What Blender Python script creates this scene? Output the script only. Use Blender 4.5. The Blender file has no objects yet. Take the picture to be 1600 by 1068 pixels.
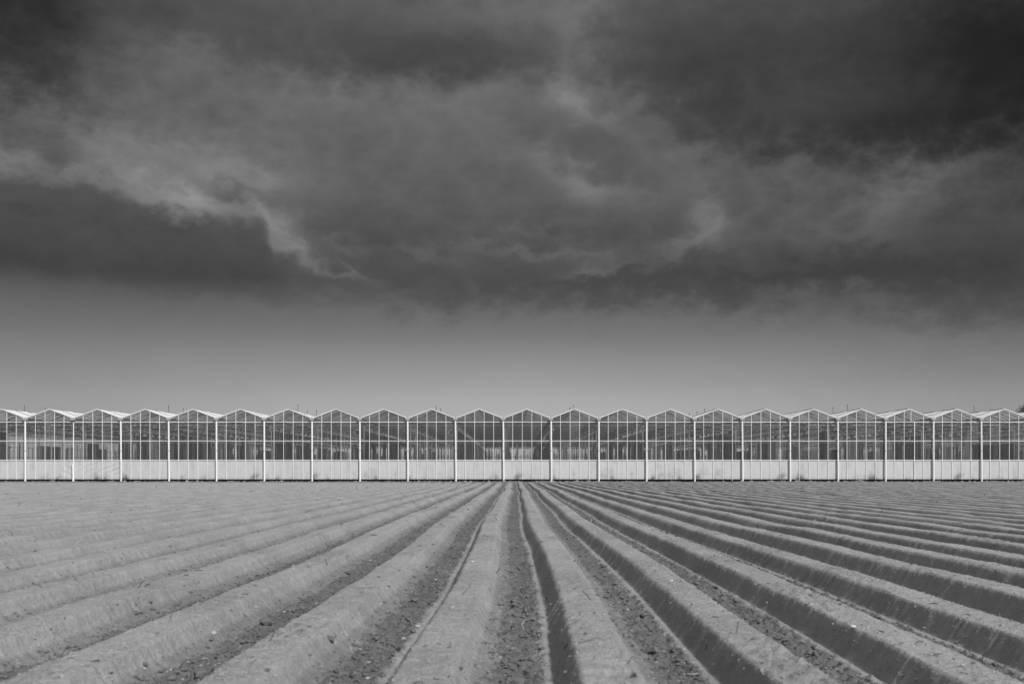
import bpy, math, random
import numpy as np
from mathutils import Vector

random.seed(7)
RNG = np.random.default_rng(11)
scene = bpy.context.scene
col = scene.collection
R = math.radians

# ------------------------------------------------------------------ camera
F = 1556.0                    # focal length in pixels of the 1600 px wide photograph
VX, VY = 803.0, 736.0         # vanishing point of the rows
EYE = 0.99
cam_d = bpy.data.cameras.new('camera')
cam = bpy.data.objects.new('camera', cam_d)
col.objects.link(cam)
cam.location = (0, 0, EYE)
cam.rotation_euler = (R(90), 0, 0)
cam_d.sensor_width = 36.0
cam_d.lens = 36.0 * F / 1600.0
cam_d.shift_x = -(VX - 800) / 1600.0
cam_d.shift_y = (VY - 534) / 1600.0
cam_d.clip_start = 0.05
cam_d.clip_end = 6000
cam_d.dof.use_dof = True
cam_d.dof.focus_distance = 40.0
cam_d.dof.aperture_fstop = 4.0
scene.camera = cam
scene.view_settings.view_transform = 'Standard'
scene.view_settings.look = 'None'
scene.view_settings.exposure = 0.0
scene.view_settings.gamma = 1.0
scene.cycles.transparent_max_bounces = 24
scene.cycles.max_bounces = 8
scene.cycles.diffuse_bounces = 4
try:
    scene.cycles.use_denoising = True
except Exception:
    pass

# ------------------------------------------------------------------ sun
SUN = Vector((0.405, -0.56, 0.60)).normalized()      # direction towards the sun
SUN_EL = math.asin(SUN.z)
SUN_AZ = math.atan2(SUN.x, SUN.y)
sun_d = bpy.data.lights.new('sun', 'SUN')
sun_d.energy = 3.6
sun_d.angle = R(7)
sun_d.color = (1.0, 1.0, 1.0)     # the photograph is monochrome
sun = bpy.data.objects.new('sun', sun_d)
col.objects.link(sun)
sun.rotation_euler = (-SUN).to_track_quat('-Z', 'Y').to_euler()
sun.location = (20, -20, 40)

# ------------------------------------------------------------------ sky
world = bpy.data.worlds.new('World')
scene.world = world
world.use_nodes = True
wt = world.node_tree
for n in list(wt.nodes):
    wt.nodes.remove(n)

class NT:
    """small helper to write node maths as expressions"""
    def __init__(self, tree): self.t = tree
    def new(self, typ, **kw):
        n = self.t.nodes.new(typ)
        for k, v in kw.items(): setattr(n, k, v)
        return n
    def put(self, sock, v):
        if isinstance(v, bpy.types.NodeSocket): self.t.links.new(v, sock)
        else: sock.default_value = v
    def m(self, op, a, b=None, c=None, clamp=False):
        n = self.new('ShaderNodeMath', operation=op, use_clamp=clamp)
        self.put(n.inputs[0], a)
        if b is not None: self.put(n.inputs[1], b)
        if c is not None: self.put(n.inputs[2], c)
        return n.outputs[0]
    def add(self, a, b): return self.m('ADD', a, b)
    def sub(self, a, b): return self.m('SUBTRACT', a, b)
    def mul(self, a, b): return self.m('MULTIPLY', a, b)
    def exp(self, a): return self.m('EXPONENT', a)
    def ss(self, x, a, b):
        n = self.new('ShaderNodeMapRange', interpolation_type='SMOOTHSTEP')
        self.put(n.inputs[0], x); n.inputs[1].default_value = a; n.inputs[2].default_value = b
        n.inputs[3].default_value = 0.0; n.inputs[4].default_value = 1.0
        return n.outputs[0]
    def xyz(self, x, y, z=0.0):
        n = self.new('ShaderNodeCombineXYZ')
        for s, v in zip(n.inputs, (x, y, z)): self.put(s, v)
        return n.outputs[0]
    def noise(self, vec, scale, detail=4.0, rough=0.55, dist=0.0):
        n = self.new('ShaderNodeTexNoise')
        self.put(n.inputs['Vector'], vec)
        n.inputs['Scale'].default_value = scale
        n.inputs['Detail'].default_value = detail
        n.inputs['Roughness'].default_value = rough
        n.inputs['Distortion'].default_value = dist
        return n.outputs[0]
    def curve(self, x, pts, lo, hi, vlo, vhi):
        """piecewise curve: x in [lo,hi] -> value in [vlo,vhi]"""
        mr = self.new('ShaderNodeMapRange'); self.put(mr.inputs[0], x)
        mr.inputs[1].default_value = lo; mr.inputs[2].default_value = hi
        fc = self.new('ShaderNodeFloatCurve')
        self.t.links.new(mr.outputs[0], fc.inputs[1])
        cu = fc.mapping.curves[0]
        P = [((px - lo) / (hi - lo), (v - vlo) / (vhi - vlo)) for px, v in pts]
        cu.points[0].location = P[0]; cu.points[1].location = P[-1]
        for p in P[1:-1]: cu.points.new(*p)
        for p in cu.points: p.handle_type = 'AUTO_CLAMPED'
        fc.mapping.update()
        return self.add(self.mul(fc.outputs[0], vhi - vlo), vlo)

W = NT(wt)
def sky_dir(px, py):
    """angle of azimuth and elevation, in thousandths of a radian, of a point of the photograph's sky"""
    dx, dz = (px - VX) / F, (VY - py) / F
    az = math.atan(dx)
    return az * 1000, math.atan(dz * math.cos(az)) * 1000

tc = W.new('ShaderNodeTexCoord')
sp = W.new('ShaderNodeSeparateXYZ'); wt.links.new(tc.outputs['Generated'], sp.inputs[0])
AZ = W.mul(W.m('ARCTAN2', sp.outputs[0], sp.outputs[1]), 1000.0)
EL = W.mul(W.m('ARCSINE', sp.outputs[2]), 1000.0)
# cloud noise, wider than high, and a warp that makes the outlines ragged
nv = W.xyz(W.mul(AZ, 0.01), W.mul(EL, 0.017), 3.1)
n_big = W.sub(W.noise(nv, 0.55, 3.0, 0.5, 0.2), 0.5)
n_mid = W.sub(W.noise(nv, 1.7, 9.0, 0.62, 0.15), 0.5)
nv2 = W.xyz(W.mul(AZ, 0.01), W.mul(EL, 0.014), 9.7)
def billow(vec, scale, octaves):
    s_, a = 0.0, 0.5
    for k in range(octaves):
        q = W.mul(W.m('ABSOLUTE', W.sub(W.noise(vec, scale*2.1**k, 0.0, 0.5), 0.5)), 4.0*a)
        s_ = q if k == 0 else W.add(s_, q); a *= 0.55
    return s_
puff = W.sub(billow(W.xyz(W.mul(AZ, 0.01), W.mul(EL, 0.015), 5.5), 2.2, 5), 0.42)
n_wx = W.sub(W.noise(nv2, 1.9, 9.0, 0.66), 0.5)
nv3 = W.xyz(W.mul(AZ, 0.01), W.mul(EL, 0.014), 21.3)
n_wy = W.add(W.mul(W.sub(W.noise(nv3, 3.2, 10.0, 0.68), 0.5), 0.80), W.mul(puff, 0.44))
WA = W.add(AZ, W.mul(n_wx, 130.0))
WE = W.add(EL, W.mul(n_wy, 75.0))
WP = W.xyz(WA, WE, 0.0)
SP = W.xyz(W.add(AZ, W.mul(n_wx, 48.0)), W.add(EL, W.mul(n_wy, 34.0)), 0.0)

PP = W.xyz(W.add(AZ, W.mul(n_big, 40.0)), W.add(EL, W.mul(n_big, 20.0)), 0.0)
def blob(px, py, rx, ry, rot, amp, vec=WP, power=2.0):
    a, e = sky_dir(px, py)
    mp = W.new('ShaderNodeMapping', vector_type='TEXTURE')
    wt.links.new(vec, mp.inputs[0])
    mp.inputs['Location'].default_value = (a, e, 0)
    mp.inputs['Rotation'].default_value = (0, 0, R(-rot))     # rot: degrees clockwise as seen
    mp.inputs['Scale'].default_value = (rx / 1.556, ry / 1.556, 1)
    ln = W.new('ShaderNodeVectorMath', operation='LENGTH')
    wt.links.new(mp.outputs[0], ln.inputs[0])
    q = W.m('POWER', ln.outputs['Value'], power)
    return W.mul(W.exp(W.mul(q, -1.0)), amp)

# base brightness by elevation (log of linear radiance)
def lg(srgb):
    c = srgb / 255.0
    return math.log(c / 12.92 if c <= 0.04045 else ((c + 0.055) / 1.055) ** 2.4)
BASE = [(736, 186), (690, 182), (640, 174), (600, 158), (560, 140), (520, 118), (490, 104), (465, 94),
        (430, 88), (380, 90), (300, 101), (200, 99), (100, 96), (0, 94)]
bp = [(sky_dir(800, y)[1], lg(v)) for y, v in BASE] + [(700, lg(125)), (1100, lg(140)), (1600, lg(150))]
L = W.curve(W.add(EL, W.mul(n_big, 10.0)), bp, 0.0, 1600.0, -4.0, 0.0)

BLOBS = [  # px, py, rx, ry, clockwise rotation, change of log brightness, warp, power
    # horizon glow falls off to the sides
    (-60, 640, 420, 220, 0, -0.28), (1680, 640, 430, 240, 0, -0.34),
    (1640, 500, 260, 90, 0, -0.12),
    # lens falloff painted as dark sky in the top left corner; top band
    (-30, 5, 130, 110, 30, -1.6), (400, 48, 460, 56, 4, -0.34, SP, 3.0), (690, 92, 210, 34, -4, -0.34, SP, 3.0),
    (310, 85, 60, 22, 0, 0.20, SP), (860, 20, 130, 60, 0, 0.26), (50, 125, 90, 40, 10, -0.16),
    # light field behind the dark bank, with bright gaps and small dark cloudlets
    (150, 190, 260, 60, 5, 0.12), (560, 150, 220, 34, 4, 0.16, SP), (740, 135, 110, 24, 6, 0.20, SP),
    (330, 258, 130, 26, 4, 0.26, SP), (110, 243, 90, 13, 12, -0.28, SP), (230, 252, 60, 10, 8, -0.16, SP),
    (372, 300, 52, 14, 4, -0.50, SP), (285, 312, 80, 22, 18, 0.40, SP), (340, 290, 130, 34, 10, 0.16, PP), (420, 288, 40, 16, -20, 0.22, SP),
    (445, 365, 34, 44, -30, 0.40, SP), (480, 402, 40, 14, 32, 0.42, SP), (545, 428, 46, 8, 14, 0.50, SP),
    (535, 385, 34, 10, 20, 0.30, SP),
    # dark bank's dark foot
    (150, 425, 330, 24, 0, -0.20, PP), (620, 440, 330, 26, 2, -0.14), (1000, 438, 300, 30, 0, -0.20),
    (1350, 428, 330, 34, 0, -0.34), (1560, 462, 190, 36, 6, -0.30),
    (330, 452, 90, 14, 4, -0.14, SP), (1210, 480, 90, 14, 10, -0.10, SP), (700, 470, 140, 16, 0, -0.10, SP),
    # the broad grey mass of the middle
    (700, 345, 250, 84, 6, -0.24, SP, 3.0), (980, 352, 140, 34, 6, -0.18, SP), (600, 250, 170, 50, 10, -0.04, SP),
    (905, 228, 140, 30, 25, -0.20, SP, 3.0), (560, 370, 110, 36, 20, -0.10, SP),
    # bright torn patches
    (905, 90, 40, 80, 10, 0.36), (880, 150, 50, 22, 28, 0.30, SP), (935, 185, 60, 12, 32, 0.26, SP), (1010, 190, 100, 24, 30, 0.18),
    (890, 280, 60, 22, 24, 0.34, SP), (960, 305, 60, 14, 12, 0.22, SP), (1108, 340, 34, 44, -28, 0.50, SP), (1075, 378, 60, 11, -20, 0.34, SP),
    (932, 420, 46, 8, -8, 0.50, SP), (830, 396, 130, 8, 4, 0.34, SP), (650, 395, 60, 8, 10, 0.30, SP), (820, 362, 50, 7, 4, 0.20, SP),
    # the heavy cloud, upper right
    (1330, 120, 370, 116, 9, -0.78, WP, 3.0), (1620, 110, 170, 150, 0, -1.0), (1340, 205, 280, 32, 4, -0.42, SP, 3.0),
    (1640, 20, 200, 110, 0, -0.85), (1080, 130, 120, 60, 24, -0.22, SP),
    (1240, 320, 300, 70, 0, -0.20), (1600, 340, 140, 110, 0, -0.16), (1490, 255, 130, 30, -14, 0.34, SP),
    (1430, 300, 70, 26, -30, 0.24, SP), (1380, 345, 120, 24, -8, 0.20, SP), (1340, 455, 110, 14, 4, 0.26, SP),
]
for b in BLOBS:
    L = W.add(L, blob(*b))

# the left dark bank: a torn upper outline with light just above it
EDGE = [(-700, 268), (0, 272), (60, 274), (130, 282), (190, 300), (240, 326), (290, 336), (345, 338), (395, 342), (416, 358),
        (424, 392), (440, 405), (480, 408), (530, 432), (600, 470), (900, 500)]
ep = [(sky_dir(x, y)[0] if x > -600 else -1600, sky_dir(x, y)[1] if x > -600 else 300) for x, y in EDGE]
edge = W.curve(AZ, ep, -1600.0, 200.0, 100.0, 340.0)
d = W.sub(W.add(EL, W.mul(n_wy, 40.0)), edge)
up = W.ss(d, -9.0, 13.0)
env = W.m('SUBTRACT', 1.0, W.ss(AZ, sky_dir(400, 0)[0], sky_dir(520, 0)[0]))
envb = W.mul(env, W.ss(AZ, -1200.0, -620.0))
rim = W.mul(W.mul(up, W.exp(W.mul(W.m('MAXIMUM', d, 0.0), -1 / 24.0))), 0.56)
low = W.mul(W.m('SUBTRACT', 1.0, up), W.ss(EL, sky_dir(300, 462)[1], sky_dir(300, 425)[1]))
L = W.add(L, W.mul(envb, W.add(rim, W.mul(low, -0.36))))
# a second outline: the dark shelf right of the middle
EDGE2 = [(700, 445), (850, 436), (930, 424), (970, 408), (1050, 398), (1130, 388), (1220, 380), (1300, 385), (1500, 395), (1800, 400)]
e2 = W.curve(AZ, [sky_dir(x, y) for x, y in EDGE2], sky_dir(700, 0)[0], sky_dir(1800, 0)[0], 150.0, 260.0)
d2 = W.sub(W.add(EL, W.mul(n_wy, 34.0)), e2)
m2 = W.mul(W.ss(AZ, sky_dir(760, 0)[0], sky_dir(920, 0)[0]), W.m('SUBTRACT', 1.0, W.ss(AZ, sky_dir(1250, 0)[0], sky_dir(1500, 0)[0])))
L = W.add(L, W.mul(m2, W.sub(W.mul(W.mul(W.ss(d2, -8.0, 10.0), W.exp(W.mul(W.m('MAXIMUM', d2, 0.0), -1 / 22.0))), 0.16),
      W.mul(W.mul(W.m('SUBTRACT', 1.0, W.ss(d2, -8.0, 10.0)), W.ss(EL, 165.0, 195.0)), 0.10))))
# fine cloud texture, calmer near the horizon
calm = W.ss(EL, 120.0, 210.0)
tex = W.add(W.add(W.mul(n_mid, 0.54), W.mul(n_big, 0.24)), W.mul(puff, -0.25))
L = W.add(L, W.mul(tex, W.add(W.mul(calm, 0.9), 0.08)))
cloud = W.exp(L)
# the open, brighter sky behind and beside the field
side = W.ss(W.m('ABSOLUTE', AZ), 750.0, 1500.0)
rear = W.add(0.31, W.mul(tex, 0.2))
mixs = W.add(W.mul(cloud, W.sub(1.0, side)), W.mul(rear, side))
nish = W.new('ShaderNodeTexSky', sky_type='NISHITA')
nish.sun_disc = False
nish.sun_elevation = SUN_EL
nish.sun_rotation = SUN_AZ
bw = W.new('ShaderNodeRGBToBW'); wt.links.new(nish.outputs[0], bw.inputs[0])
clear = W.mul(bw.outputs[0], 0.08)
grey = W.add(W.mul(mixs, 0.97), W.mul(clear, 0.03))
rgb = W.xyz(grey, grey, grey)
bg = W.new('ShaderNodeBackground'); wt.links.new(rgb, bg.inputs[0]); bg.inputs[1].default_value = 1.0
wo = W.new('ShaderNodeOutputWorld'); wt.links.new(bg.outputs[0], wo.inputs[0])

# ------------------------------------------------------------------ helpers
def obj(name, verts, faces, mats, parent=None, loc=(0, 0, 0), smooth=False, fmat=None):
    me = bpy.data.meshes.new(name)
    me.from_pydata(verts, [], faces)
    for m in (mats if isinstance(mats, (list, tuple)) else [mats]): me.materials.append(m)
    if fmat: me.polygons.foreach_set('material_index', fmat)
    if smooth: me.polygons.foreach_set('use_smooth', [True] * len(me.polygons))
    me.update()
    o = bpy.data.objects.new(name, me)
    col.objects.link(o); o.location = loc
    if parent: o.parent = parent
    return o
def empty(name, loc=(0, 0, 0), parent=None):
    o = bpy.data.objects.new(name, None); col.objects.link(o); o.location = loc
    o.empty_display_size = 0.3
    if parent: o.parent = parent
    return o
def tag(o, label=None, cat=None, group=None, kind=None):
    if label: o['label'] = label
    if cat: o['category'] = cat
    if group: o['group'] = group
    if kind: o['kind'] = kind
    return o
class MB:
    def __init__(self): self.v, self.f, self.m = [], [], []
    def box(self, x0, x1, y0, y1, z0, z1, mi=0):
        b = len(self.v)
        self.v += [(x0,y0,z0),(x1,y0,z0),(x1,y1,z0),(x0,y1,z0),(x0,y0,z1),(x1,y0,z1),(x1,y1,z1),(x0,y1,z1)]
        for q in ((0,3,2,1),(4,5,6,7),(0,1,5,4),(1,2,6,5),(2,3,7,6),(3,0,4,7)):
            self.f.append(tuple(b+i for i in q)); self.m.append(mi)
    def quad(self, *p, mi=0):
        b = len(self.v); self.v += list(p); self.f.append(tuple(range(b, b+len(p)))); self.m.append(mi)
    def bar(self, p, q, w, h, mi=0, up=(0,0,1)):
        """rectangular bar between two points"""
        p, q = Vector(p), Vector(q); d = (q-p).normalized()
        s = d.cross(Vector(up))
        if s.length < 1e-4: s = Vector((1,0,0))
        s.normalize(); u = s.cross(d).normalized()
        b = len(self.v)
        for c in (p, q):
            for a, e in ((-1,-1),(1,-1),(1,1),(-1,1)):
                self.v.append(tuple(c + s*(a*w/2) + u*(e*h/2)))
        for k in ((0,1,2,3),(7,6,5,4),(0,4,5,1),(1,5,6,2),(2,6,7,3),(3,7,4,0)):
            self.f.append(tuple(b+i for i in k)); self.m.append(mi)
    def tube(self, pts, r, n=8, mi=0, cap=True):
        pts = [Vector(p) for p in pts]
        rs = r if isinstance(r, (list, tuple)) else [r]*len(pts)
        b = len(self.v)
        for k, p in enumerate(pts):
            d = (pts[min(k+1, len(pts)-1)] - pts[max(k-1, 0)]).normalized()
            s = d.cross(Vector((0,0,1)))
            if s.length < 1e-3: s = d.cross(Vector((0,1,0)))
            s.normalize(); u = s.cross(d)
            for a in range(n):
                t = 2*math.pi*a/n
                self.v.append(tuple(p + s*(rs[k]*math.cos(t)) + u*(rs[k]*math.sin(t))))
        for k in range(len(pts)-1):
            for a in range(n):
                a2 = (a+1) % n
                self.f.append((b+k*n+a, b+k*n+a2, b+(k+1)*n+a2, b+(k+1)*n+a)); self.m.append(mi)
        if cap:
            self.f.append(tuple(b+a for a in range(n))[::-1]); self.m.append(mi)
            e = b+(len(pts)-1)*n
            self.f.append(tuple(e+a for a in range(n))); self.m.append(mi)
    def build(self, name, mats, parent=None, loc=(0,0,0), smooth=False):
        return obj(name, self.v, self.f, mats, parent, loc, smooth, self.m)

def material(name):
    m = bpy.data.materials.new(name); m.use_nodes = True
    t = m.node_tree
    return m, NT(t), t, t.nodes['Principled BSDF'], t.nodes['Material Output']
def plain(name, base, rough=0.6, vary=0.12, scale=4.0, metal=0.0, stretch=(1,1,1), bump=0.0):
    """grey paint or metal with uneven weathering"""
    m, N, t, p, o = material(name)
    tcn = N.new('ShaderNodeTexCoord'); mp = N.new('ShaderNodeMapping')
    t.links.new(tcn.outputs['Object'], mp.inputs[0]); mp.inputs['Scale'].default_value = stretch
    n = N.noise(mp.outputs[0], scale, 6.0, 0.6)
    v = N.mul(N.add(1.0, N.mul(N.sub(n, 0.5), 2*vary)), base)
    t.links.new(N.xyz(v, v, v), p.inputs['Base Color'])
    p.inputs['Roughness'].default_value = rough; p.inputs['Metallic'].default_value = metal
    if bump:
        b = N.new('ShaderNodeBump'); b.inputs['Strength'].default_value = bump; b.inputs['Distance'].default_value = 0.01
        t.links.new(n, b.inputs['Height']); t.links.new(b.outputs[0], p.inputs['Normal'])
    return m

M = {}
M['white_paint'] = plain('white_paint', 0.84, 0.45, 0.14, 3.0, stretch=(1, 1, 0.4))
M['pipe_white'] = plain('pipe_white', 0.9, 0.4, 0.06, 3.0, stretch=(1, 1, 0.3))
M['grey_metal'] = plain('grey_metal', 0.30, 0.5, 0.15, 6.0)
M['galvanised'] = plain('galvanised', 0.42, 0.5, 0.2, 5.0)
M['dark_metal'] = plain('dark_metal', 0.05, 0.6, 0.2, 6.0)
M['inner_white'] = plain('inner_white', 0.88, 0.5, 0.2, 2.0)
M['inner_grey'] = plain('inner_grey', 0.18, 0.6, 0.25, 2.0)
M['concrete'] = plain('concrete', 0.04, 0.9, 0.5, 3.0)
M['floor_cloth'] = plain('floor_cloth', 0.4, 0.9, 0.2, 1.0)
M['twig'] = plain('twig_bark', 0.09, 0.9, 0.4, 30.0)
M['straw'] = plain('pale_straw', 0.42, 0.8, 0.3, 30.0)
M['stone'] = plain('pale_stone', 0.6, 0.8, 0.2, 30.0)
M['bark'] = plain('bark', 0.06, 0.9, 0.4, 3.0)
M['leaf'] = plain('leaf', 0.05, 0.6, 0.5, 0.8)

def glass_mat():
    m, N, t, p, o = material('glass')
    t.nodes.remove(p)
    tr = N.new('ShaderNodeBsdfTransparent'); tr.inputs[0].default_value = (0.9, 0.9, 0.9, 1)
    gl = N.new('ShaderNodeBsdfGlossy'); gl.inputs['Roughness'].default_value = 0.03
    gl.inputs[0].default_value = (1, 1, 1, 1)
    di = N.new('ShaderNodeBsdfDiffuse'); di.inputs[0].default_value = (0.55, 0.55, 0.55, 1)
    fr = N.new('ShaderNodeFresnel'); fr.inputs[0].default_value = 1.45
    tcn = N.new('ShaderNodeTexCoord'); mp = N.new('ShaderNodeMapping')
    t.links.new(tcn.outputs['Object'], mp.inputs[0]); mp.inputs['Scale'].default_value = (1.6, 1, 0.5)
    dust = N.noise(mp.outputs[0], 1.6, 6.0, 0.65)
    m1 = N.new('ShaderNodeMixShader'); m2 = N.new('ShaderNodeMixShader')
    t.links.new(fr.outputs[0], m1.inputs[0]); t.links.new(tr.outputs[0], m1.inputs[1]); t.links.new(gl.outputs[0], m1.inputs[2])
    sx = N.new('ShaderNodeSeparateXYZ'); t.links.new(tcn.outputs['Object'], sx.inputs[0])
    oi = N.new('ShaderNodeObjectInfo'); wn = N.new('ShaderNodeTexWhiteNoise')
    t.links.new(N.xyz(N.m('FLOOR', N.mul(sx.outputs[0], 1.25)), N.m('FLOOR', N.mul(sx.outputs[2], 0.6)), N.mul(oi.outputs['Random'], 91.0)), wn.inputs[0])
    pane = N.mul(N.m('POWER', wn.outputs[0], 5.0), 0.09)          # some panes are milkier than others
    t.links.new(N.add(N.mul(dust, 0.12), pane), m2.inputs[0]); t.links.new(m1.outputs[0], m2.inputs[1]); t.links.new(di.outputs[0], m2.inputs[2])
    t.links.new(m2.outputs[0], o.inputs[0])
    return m
M['glass'] = glass_mat()
def roof_mat():
    """glass whitened with chalk: scatters light back and through"""
    m, N, t, p, o = material('chalked_glass')
    t.nodes.remove(p)
    tcn = N.new('ShaderNodeTexCoord')
    n = N.noise(tcn.outputs['Object'], 1.2, 6.0, 0.6)
    v = N.add(0.80, N.mul(N.sub(n, 0.5), 0.16)); c = N.xyz(v, v, v)
    di = N.new('ShaderNodeBsdfDiffuse'); t.links.new(c, di.inputs[0])
    tl = N.new('ShaderNodeBsdfTranslucent'); tl.inputs[0].default_value = (0.16, 0.16, 0.16, 1)
    mx = N.new('ShaderNodeAddShader')
    t.links.new(di.outputs[0], mx.inputs[0]); t.links.new(tl.outputs[0], mx.inputs[1])
    tp = N.new('ShaderNodeBsdfTransparent'); m2 = N.new('ShaderNodeMixShader'); m2.inputs[0].default_value = 0.88
    t.links.new(tp.outputs[0], m2.inputs[1]); t.links.new(mx.outputs[0], m2.inputs[2])
    t.links.new(m2.outputs[0], o.inputs[0])
    return m
M['roof'] = roof_mat()
def film_mat():
    """white plastic film with dirt splashed up from the ground and streaks"""
    m, N, t, p, o = material('white_film')
    tcn = N.new('ShaderNodeTexCoord'); s = N.new('ShaderNodeSeparateXYZ')
    t.links.new(tcn.outputs['Object'], s.inputs[0])
    oi = N.new('ShaderNodeObjectInfo')
    off = N.mul(oi.outputs['Random'], 40.0)
    big = N.noise(N.xyz(N.add(s.outputs[0], off), 0.0, N.mul(s.outputs[2], 0.8)), 0.9, 5.0, 0.6)
    streak = N.noise(N.xyz(N.mul(N.add(s.outputs[0], off), 4.0), 0.0, N.mul(s.outputs[2], 0.35)), 1.4, 5.0, 0.6)
    splash = N.mul(N.m('SUBTRACT', 1.0, N.ss(s.outputs[2], 0.1, 0.75)), N.ss(big, 0.46, 0.75))
    v = N.sub(0.59, N.mul(N.ss(streak, 0.48, 0.8), 0.12))
    v = N.sub(v, N.mul(N.ss(big, 0.48, 0.78), 0.15))
    v = N.sub(v, N.mul(N.m('SUBTRACT', 1.0, N.ss(s.outputs[2], 0.13, 0.34)), N.mul(streak, 0.20)))
    v = N.sub(v, N.mul(splash, 0.40))
    v = N.m('MAXIMUM', v, 0.12)
    t.links.new(N.xyz(v, v, v), p.inputs['Base Color'])
    p.inputs['Roughness'].default_value = 0.5
    return m
M['film'] = film_mat()
def soil_mat(name, lo=0.24, hi=0.36, bump=0.5, clods=True):
    m, N, t, p, o = material(name)
    tcn = N.new('ShaderNodeTexCoord'); v = tcn.outputs['Object']
    big = N.noise(v, 0.7, 4.0, 0.55); mid = N.noise(v, 9.0, 6.0, 0.65); fine = N.noise(v, 70.0, 5.0, 0.7)
    grit = N.noise(v, 150.0, 3.0, 0.6); small = N.noise(v, 30.0, 4.0, 0.6)
    f = N.add(N.mul(N.ss(big, 0.3, 0.7), 0.25), N.mul(N.ss(mid, 0.3, 0.7), 0.25))
    f = N.add(f, N.add(N.mul(N.ss(fine, 0.32, 0.68), 0.25), N.mul(N.ss(grit, 0.35, 0.65), 0.25)))
    g = N.add(lo, N.mul(f, hi - lo))
    at = N.new('ShaderNodeAttribute'); at.attribute_name = 'loose'      # darkens furrow floors, lower slopes, ridge sides, broken crust and headland
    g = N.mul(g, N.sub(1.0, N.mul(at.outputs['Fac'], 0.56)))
    speck = N.ss(small, 0.66, 0.74)
    g = N.mul(g, N.sub(1.0, N.mul(speck, 0.5)))
    t.links.new(N.xyz(g, g, g), p.inputs['Base Color'])
    p.inputs['Roughness'].default_value = 1.0
    p.inputs['Specular IOR Level'].default_value = 0.1
    b1 = N.new('ShaderNodeBump'); b1.inputs['Strength'].default_value = bump; b1.inputs['Distance'].default_value = 0.022
    t.links.new(N.add(N.mul(mid, 0.7), N.add(N.mul(small, 0.6), N.mul(fine, 0.45))), b1.inputs['Height'])
    t.links.new(b1.outputs[0], p.inputs['Normal'])
    return m
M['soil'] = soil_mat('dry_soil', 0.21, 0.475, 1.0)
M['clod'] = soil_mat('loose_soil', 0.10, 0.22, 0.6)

# ------------------------------------------------------------------ ground
ZG = 0.207                    # ground level at the greenhouse
D = F / 18.645                # distance of the greenhouse front
ground = obj('ground', [(-3000, -600, -0.25), (3000, -600, -0.25), (3000, 5000, -0.25), (-3000, 5000, -0.25)], [(0, 1, 2, 3)], M['soil'])
tag(ground, kind='structure')

LAT = RNG.random((512, 512))
def vn(x, y):
    """value noise, -1..1"""
    xi = np.floor(x).astype(np.int64); yi = np.floor(y).astype(np.int64)
    fx = x - xi; fy = y - yi
    fx = fx*fx*fx*(fx*(fx*6-15)+10); fy = fy*fy*fy*(fy*(fy*6-15)+10)
    a = LAT[xi & 511, yi & 511]; b = LAT[(xi+1) & 511, yi & 511]
    c = LAT[xi & 511, (yi+1) & 511]; e = LAT[(xi+1) & 511, (yi+1) & 511]
    return ((a*(1-fx)+b*fx)*(1-fy) + (c*(1-fx)+e*fx)*fy)*2 - 1
def fbm(x, y, n=3, g=0.5):
    s = 0; a = 1.0
    for k in range(n):
        s = s + a*vn(x*2**k + 13.7*k, y*2**k + 7.3*k); a *= g
    return s
def sst(x, a, b):
    t = np.clip((x-a)/(b-a), 0, 1); return t*t*(3-2*t)

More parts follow.
